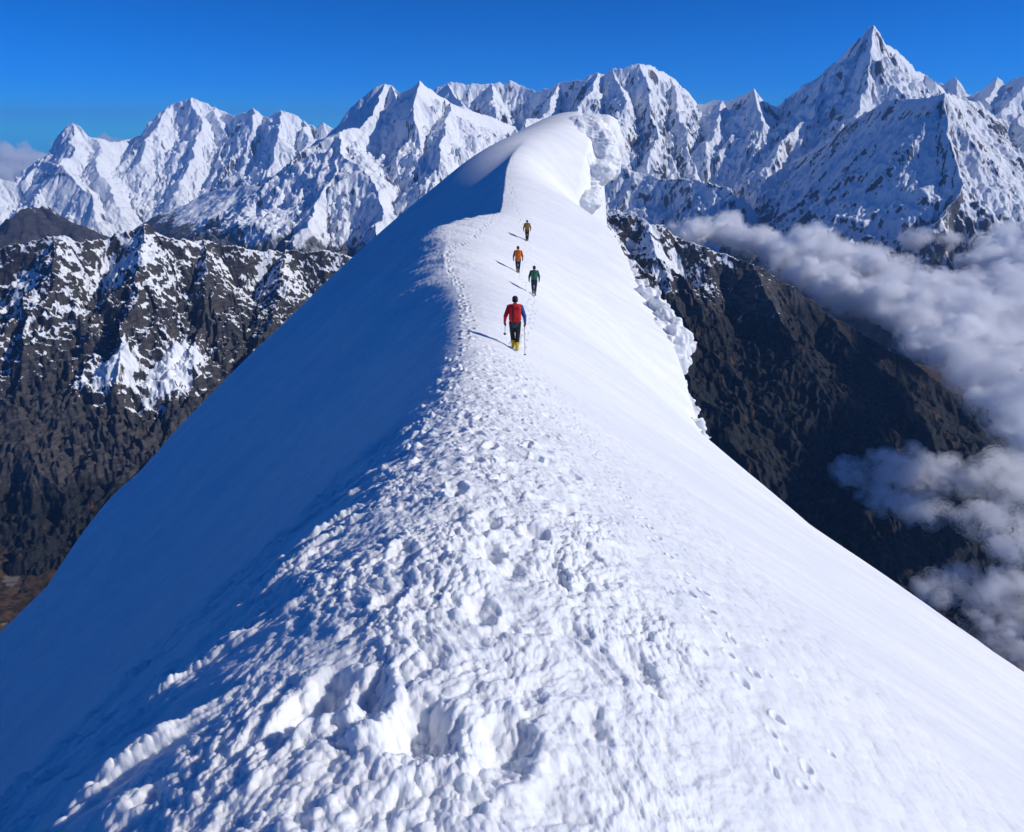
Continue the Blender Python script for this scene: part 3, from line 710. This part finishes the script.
for px, py, Y, r in ((618,268,72,7),(627,278,69,8),(636,288,66.5,9),(646,298,64,10),(655,308,62,11),(664,318,60.5,12),(672,328,59,12),(679,339,57.5,13),(680,352,56.5,11),(677,364,55.5,11),(672,376,54.5,10),(676,390,53,9),(684,403,51.5,9),(690,415,50,8),(697,426,48.5,8),(703,436,47,6),
                     (655,330,58,10),(662,345,56.5,11),(664,360,55.5,10),(640,312,61.5,8)):
    cb.append((px, py, Y, r, r*.95, r*.09))
    for k in range(5):
        cb.append((px+rnd.uniform(-.8, .9)*r, py+rnd.uniform(-.8, .8)*r, Y+rnd.uniform(-.9, .7), r*rnd.uniform(.35, .7), r*rnd.uniform(.35, .7), r*.055, Matrix.Rotation(rnd.uniform(0, 3), 4, 'X') @ Matrix.Rotation(rnd.uniform(0, 3), 4, 'Z')))
snow_mass('snow_cornice', cb, .10, 2, [(2.2, .35, 3, 61, 'puff'), (.7, .16, 4, 62, '')], 'broken lumpy snow cornice along the right edge below the hikers', .10)
# ------------------------------------------------------------------ people
def cap(bm, a, b, ra, rb=None, sub=2):
    "a tapered limb: spheres sliding from a to b"
    rb = ra if rb is None else rb; a = Vector(a); b = Vector(b)
    n_ = max(1, int((b-a).length/(min(ra, rb)*.35)))
    for i in range(n_+1):
        t = i/n_; r = ra+(rb-ra)*t
        bmesh.ops.create_icosphere(bm, subdivisions=sub, radius=r, matrix=Matrix.Translation(a.lerp(b, t)))
def ell(bm, c, r, sub=3, rot=None):
    m = Matrix.Translation(c) @ (rot or Matrix.Identity(4)) @ Matrix.Diagonal((*r, 1))
    bmesh.ops.create_icosphere(bm, subdivisions=sub, radius=1, matrix=m)
def plain(name, c, rough=.75, spec=.3, bump=0, scale=40):
    n = NT(name)
    k = n.noise(scale, 3, .6, vec=n.n('TexCoord').outputs['Object'])
    cc = n.mix(k, col(*[v*.8 for v in c]), col(*[min(1, v*1.2) for v in c]))
    ins = {'Base Color': cc, 'Roughness': rough, 'Specular IOR Level': spec}
    if bump: ins['Normal'] = n.n('Bump', ins={'Strength': bump, 'Distance': .02, 'Height': n.noise(12., 4, .6, vec=n.n('TexCoord').outputs['Object'])}).outputs[0]
    pr = n.n('BsdfPrincipled', ins=ins); n.link(pr.outputs[0], n.out.inputs[0]); return n.m
PM = {k: plain(k, c, **q) for k, c, q in (
    ('skin', (.45, .27, .19), {}), ('red_shell', (.55, .012, .02), {'bump': .5}), ('blue_shell', (.008, .085, .30), {'bump': .5}), ('black_cloth', (.012, .014, .02), {'bump': .5}),
    ('navy_cloth', (.014, .022, .05), {'bump': .5}), ('teal_cloth', (.012, .05, .065), {'bump': .4}), ('yellow_boot', (.55, .40, .02), {}), ('dark_rubber', (.02, .02, .02), {}),
    ('green_pack', (.03, .16, .10), {'bump': .4}), ('dark_green', (.015, .05, .04), {'bump': .4}), ('maroon_wool', (.16, .02, .03), {}), ('orange_shell', (.62, .16, .012), {'bump': .4}),
    ('rust_shell', (.28, .06, .02), {'bump': .4}), ('olive_pack', (.22, .17, .03), {'bump': .4}), ('dark_wool', (.02, .02, .025), {}), ('brown_wool', (.2, .08, .03), {}),
    ('grey_boot', (.16, .15, .13), {}), ('red_glove', (.35, .02, .03), {}), ('metal_pole', (.35, .36, .38), {'rough': .35, 'spec': .5}), ('eye_dark', (.02, .015, .01), {}), ('lip', (.3, .12, .1), {}))}
def part(name, bm, voxel, mat, parent, smooth=2):
    me = union_mesh(bm, voxel, smooth); me.materials.clear(); me.name = name
    for m in (mat if isinstance(mat, (list, tuple)) else [mat]): me.materials.append(PM[m])
    o = bpy.data.objects.new(name, me); COL.objects.link(o); o.parent = parent
    return o
def person(label, x, y, cfg, yaw=0.0):
    root = bpy.data.objects.new('person', None); COL.objects.link(root)
    zg = max(ground(x+sx, y+sy) for sx in (-.12, .12) for sy in (-.1, .12))
    root.location = (x, y, zg-.03); root.rotation_euler = (0, 0, yaw)
    tag(root, label, 'person', 'mountaineers walking up the ridge')
    st = cfg.get('stride', .16); lean = cfg.get('lean', .07)
    hip = {s: Vector((.095*s, 0, .90)) for s in (-1, 1)}
    foot = {-1: Vector((-.06, st, .10+.03)), 1: Vector((.065, -st*.7, .09))}
    knee = {s: (hip[s]+foot[s])/2+Vector((.012*s, .07, .03)) for s in (-1, 1)}
    pel = Vector((0, 0, .93)); chest = Vector((0, lean, 1.28)); neck = Vector((0, lean+.035, 1.47)); head = Vector((0, lean+.095, 1.60))
    sh = {s: Vector((.195*s, lean, 1.40)) for s in (-1, 1)}
    hand = {s: Vector(cfg['hands'][0 if s < 0 else 1]) for s in (-1, 1)}
    elbow = {s: (sh[s]+hand[s])/2+Vector((.045*s, -.075, -.02)) for s in (-1, 1)}
    # the body: one continuous surface with face, hands and feet
    bm = bmesh.new()
    for a, ra, b, rb in ((pel, .125, chest, .13), (chest, .13, neck, .065), (neck, .058, head, .055)): cap(bm, a, b, ra, rb)
    ell(bm, chest+Vector((0, 0, .02)), (.17, .115, .17)); ell(bm, pel, (.165, .115, .12))
    ell(bm, head+Vector((0, 0, .03)), (.078, .098, .105)); ell(bm, head+Vector((0, .03, -.05)), (.055, .062, .06))
    ell(bm, head+Vector((0, .10, -.01)), (.014, .024, .025), 2); ell(bm, head+Vector((0, .085, .032)), (.05, .02, .012), 2)
    for s in (-1, 1):
        ell(bm, head+Vector((.08*s, -.005, .0)), (.012, .02, .032), 2)
        cap(bm, sh[s]-Vector((.06*s, 0, -.02)), sh[s], .065, .058); cap(bm, sh[s], elbow[s], .054, .042); cap(bm, elbow[s], hand[s]+(elbow[s]-hand[s]).normalized()*.07, .041, .028)
        ell(bm, hand[s], (.024, .036, .045), 2)
        cap(bm, hip[s], knee[s], .088, .056); cap(bm, knee[s]+Vector((0, -.01, 0)), foot[s], .054, .038)
        cap(bm, foot[s]+Vector((0, -.04, -.05)), foot[s]+Vector((0, .14, -.06)), .038, .03)
        for q, ln in ((-.027, .055), (-.009, .068), (.009, .064), (.026, .05)):
            k = hand[s]+Vector((.0, q, -.035)); cap(bm, k, k+Vector((-.02*s, 0, -ln*.6)), .010, .009); cap(bm, k+Vector((-.02*s, 0, -ln*.6)), k+Vector((-.045*s, .0, -ln*.5)), .009, .008)
        cap(bm, hand[s]+Vector((-.012*s, .03, .01)), hand[s]+Vector((-.035*s, .055, -.025)), .012, .010)
    part('body', bm, .009, 'skin', root, 1)
    for s in (-1, 1):
        bm = bmesh.new(); ell(bm, head+Vector((.032*s, .088, .012)), (.012, .010, .009), 2); part('eye', bm, .0035, 'eye_dark', root, 0)
    bm = bmesh.new(); ell(bm, head+Vector((0, .087, -.05)), (.024, .009, .007), 2); part('mouth', bm, .0035, 'lip', root, 0)
    # jacket with sleeves
    bm = bmesh.new()
    cap(bm, pel+Vector((0, 0, -.06)), pel+Vector((0, .01, .08)), .152, .145); cap(bm, pel+Vector((0, .01, .08)), chest, .145, .155); cap(bm, chest, neck-Vector((0, 0, .045)), .15, .085)
    ell(bm, chest+Vector((0, 0, .02)), (.215, .15, .20)); ell(bm, pel+Vector((0, 0, -.03)), (.19, .14, .12)); ell(bm, neck, (.088, .085, .07)); ell(bm, neck+Vector((0, -.05, .0)), (.11, .06, .05))
    for s in (-1, 1):
        cap(bm, sh[s]-Vector((.07*s, 0, -.01)), sh[s], .095, .088); cap(bm, sh[s], elbow[s], .086, .070); cap(bm, elbow[s], hand[s]+(elbow[s]-hand[s]).normalized()*.075, .062, .047)
    o = part('jacket', bm, .013, [cfg['jacket'], cfg['sleeve_l'], cfg['sleeve_r'], cfg['hem']], root, 3)
    me = o.data
    for p_ in me.polygons:
        c = p_.center
        p_.material_index = 2 if c.x > .205 else 1 if c.x < -.205 else 3 if c.z < .94 else 0
    # trousers
    bm = bmesh.new(); ell(bm, pel+Vector((0, 0, -.05)), (.178, .13, .12))
    for s in (-1, 1):
        cap(bm, hip[s], knee[s], .115, .088); cap(bm, knee[s], foot[s]+Vector((0, -.01, .10)), .086, .074)
    part('trousers', bm, .013, cfg['trousers'], root, 3)
    for s in (-1, 1):
        bm = bmesh.new(); f = foot[s]
        cap(bm, f+Vector((0, -.03, .13)), f+Vector((0, -.04, -.03)), .068, .062); cap(bm, f+Vector((0, -.045, -.045)), f+Vector((0, .15, -.055)), .056, .048)
        b_ = part('boot', bm, .010, cfg['boots'], root, 2)
        bm = bmesh.new(); cap(bm, f+Vector((0, -.055, -.085)), f+Vector((0, .16, -.085)), .05, .045)
        for v in bm.verts: v.co.z = f.z-.085+(v.co.z-f.z+.085)*.35
        part('sole', bm, .009, 'dark_rubber', b_, 1)
        # glove: palm, four curled fingers and a thumb
        bm = bmesh.new(); h = hand[s]
        cap(bm, h+(elbow[s]-h).normalized()*.08, h, .040, .036); ell(bm, h, (.03, .042, .05), 2)
        for q, ln in ((-.03, .06), (-.010, .075), (.011, .07), (.03, .055)):
            k = h+Vector((.003*s, q, -.035)); k2 = k+Vector((-.018*s, 0, -ln*.62)); cap(bm, k, k2, .0145, .013); cap(bm, k2, k2+Vector((-.035*s, 0, .012)), .013, .011)
        cap(bm, h+Vector((-.012*s, .034, .015)), h+Vector((-.04*s, .06, -.03)), .016, .013)
        part('glove', bm, .006, cfg['gloves'], root, 1)
    # hat
    bm = bmesh.new(); ell(bm, head+Vector((0, -.008, .055)), (.097, .112, .098)); cap(bm, head+Vector((-.05, -.06, .0)), head+Vector((.05, -.06, .0)), .05)
    part('hat', bm, .010, cfg['hat'], root, 2)
    # rucksack
    bm = bmesh.new(); back = chest+Vector((0, -.235, -.02))
    for dx in (-.10, .10):
        cap(bm, back+Vector((dx, .01, -.19)), back+Vector((dx, .0, .17)), .11, .10)
    ell(bm, back+Vector((0, -.02, -.03)), (.15, .12, .23))
    pk = part('rucksack', bm, .013, cfg['pack'], root, 3)
    bm = bmesh.new(); ell(bm, back+Vector((0, .01, .22)), (.175, .125, .075)); part('lid', bm, .012, cfg['pack'], pk, 2)
    for s in (-1, 1):
        bm = bmesh.new(); pts = [back+Vector((.10*s, .08, .2)), chest+Vector((.115*s, 0, .19)), chest+Vector((.12*s, .145, .08)), chest+Vector((.13*s, .15, -.06)), chest+Vector((.17*s, .02, -.17)), back+Vector((.14*s, .08, -.17))]
        for a, b in zip(pts[:-1], pts[1:]): cap(bm, a, b, .02)
        part('shoulder_strap', bm, .010, 'dark_rubber', pk, 1)
        bm = bmesh.new(); q = (-.06, .028) if s < 0 else (.10, .010); cap(bm, back+Vector((q[0], -.125, -.24)), back+Vector((q[0], -.125, .03)), q[1]); cap(bm, back+Vector((q[0], -.125, .03)), back+Vector((q[0], -.10, .26)), q[1])
        part('side_strap', bm, .010, cfg['strap'], pk, 1)
    return root, hand
def tube(bm, a, b, ra, rb, seg=10):
    a = Vector(a); b = Vector(b); d = b-a
    m = Matrix.Translation((a+b)/2) @ d.to_track_quat('Z', 'Y').to_matrix().to_4x4()
    bmesh.ops.create_cone(bm, cap_ends=True, segments=seg, radius1=ra, radius2=rb, depth=d.length, matrix=m)
def solid(name, bm, mat, parent):
    me = bpy.data.meshes.new(name); bm.to_mesh(me); bm.free(); me.materials.append(PM[mat])
    for p_ in me.polygons: p_.use_smooth = len(p_.vertices) == 4
    o = bpy.data.objects.new(name, me); COL.objects.link(o); o.parent = parent; return o
def pole(label, top, tip):
    root = bpy.data.objects.new('trekking_pole', None); COL.objects.link(root); root.location = tip
    tag(root, label, 'trekking pole', 'trekking poles of the nearest climber')
    a = Vector(top)-Vector(tip); L = a.length; d = a.normalized()
    bm = bmesh.new(); tube(bm, d*.04, d*(L-.14), .0095, .013); solid('shaft', bm, 'metal_pole', root)
    bm = bmesh.new(); tube(bm, (0, 0, 0), d*.045, .004, .009); solid('tip', bm, 'dark_rubber', root)
    bm = bmesh.new(); tube(bm, d*.075, d*.09, .05, .035, 14); solid('basket', bm, 'dark_rubber', root)
    bm = bmesh.new(); tube(bm, d*(L-.15), d*L, .014, .017); tube(bm, d*L, d*(L+.02), .02, .012); solid('grip', bm, 'dark_rubber', root)
    bm = bmesh.new()
    q = [d*(L-.01)+Vector((0, -.02, 0)), d*(L-.04)+Vector((.03, -.04, 0)), d*(L-.09)+Vector((.02, -.05, 0)), d*(L-.08)+Vector((0, -.02, 0))]
    for a_, b_ in zip(q[:-1], q[1:]): tube(bm, a_, b_, .006, .006, 6)
    solid('wrist_strap', bm, 'black_cloth', root)
def at(px, py, Y): return P(px, py, Y)[0]
X1 = at(515, 351, 21.3)
r1, h1 = person('nearest climber in red jacket with one blue sleeve, red pack and yellow boots', X1, 21.3, dict(
    jacket='red_shell', sleeve_l='red_shell', sleeve_r='blue_shell', hem='teal_cloth', trousers='black_cloth', boots='yellow_boot', gloves='red_glove', hat='dark_wool', pack='red_shell', strap='black_cloth',
    hands=[(-.345, .06, .87), (.335, .04, .84)], stride=.10, lean=.10))
for s, name, lift in ((-1, 'shorter looking pole raised in the left hand of the red climber', .32), (1, 'pole planted in the snow by the blue sleeve of the red climber', 0)):
    h = Vector(r1.location)+h1[s]+Vector((-.022*s, .004, -.045))
    tx_, ty_ = h.x+.02*s, h.y+(.28 if lift else .02)
    tip = Vector((tx_, ty_, ground(tx_, ty_)-.03+lift)); pole(name, h+(h-tip).normalized()*.09, tip)
person('climber with green pack and dark red hat, second nearest', at(534, 293, 40.3), 40.3, dict(
    jacket='dark_green', sleeve_l='dark_green', sleeve_r='dark_green', hem='navy_cloth', trousers='navy_cloth', boots='grey_boot', gloves='black_cloth', hat='maroon_wool', pack='green_pack', strap='dark_green',
    hands=[(-.31, .02, .86), (.31, .05, .86)], stride=.14))
person('climber in bright orange jacket and orange pack, left of the others', at(518, 269, 45.6), 45.6, dict(
    jacket='orange_shell', sleeve_l='rust_shell', sleeve_r='rust_shell', hem='orange_shell', trousers='navy_cloth', boots='grey_boot', gloves='black_cloth', hat='dark_wool', pack='orange_shell', strap='rust_shell',
    hands=[(-.31, .05, .86), (.31, .0, .86)], stride=-.12))
person('farthest climber with olive pack and rust coloured jacket', at(527, 243, 60.5), 60.5, dict(
    jacket='rust_shell', sleeve_l='rust_shell', sleeve_r='rust_shell', hem='rust_shell', trousers='black_cloth', boots='dark_rubber', gloves='maroon_wool', hat='brown_wool', pack='olive_pack', strap='olive_pack',
    hands=[(-.31, .04, .86), (.32, .02, .86)], stride=.10))
log('people')
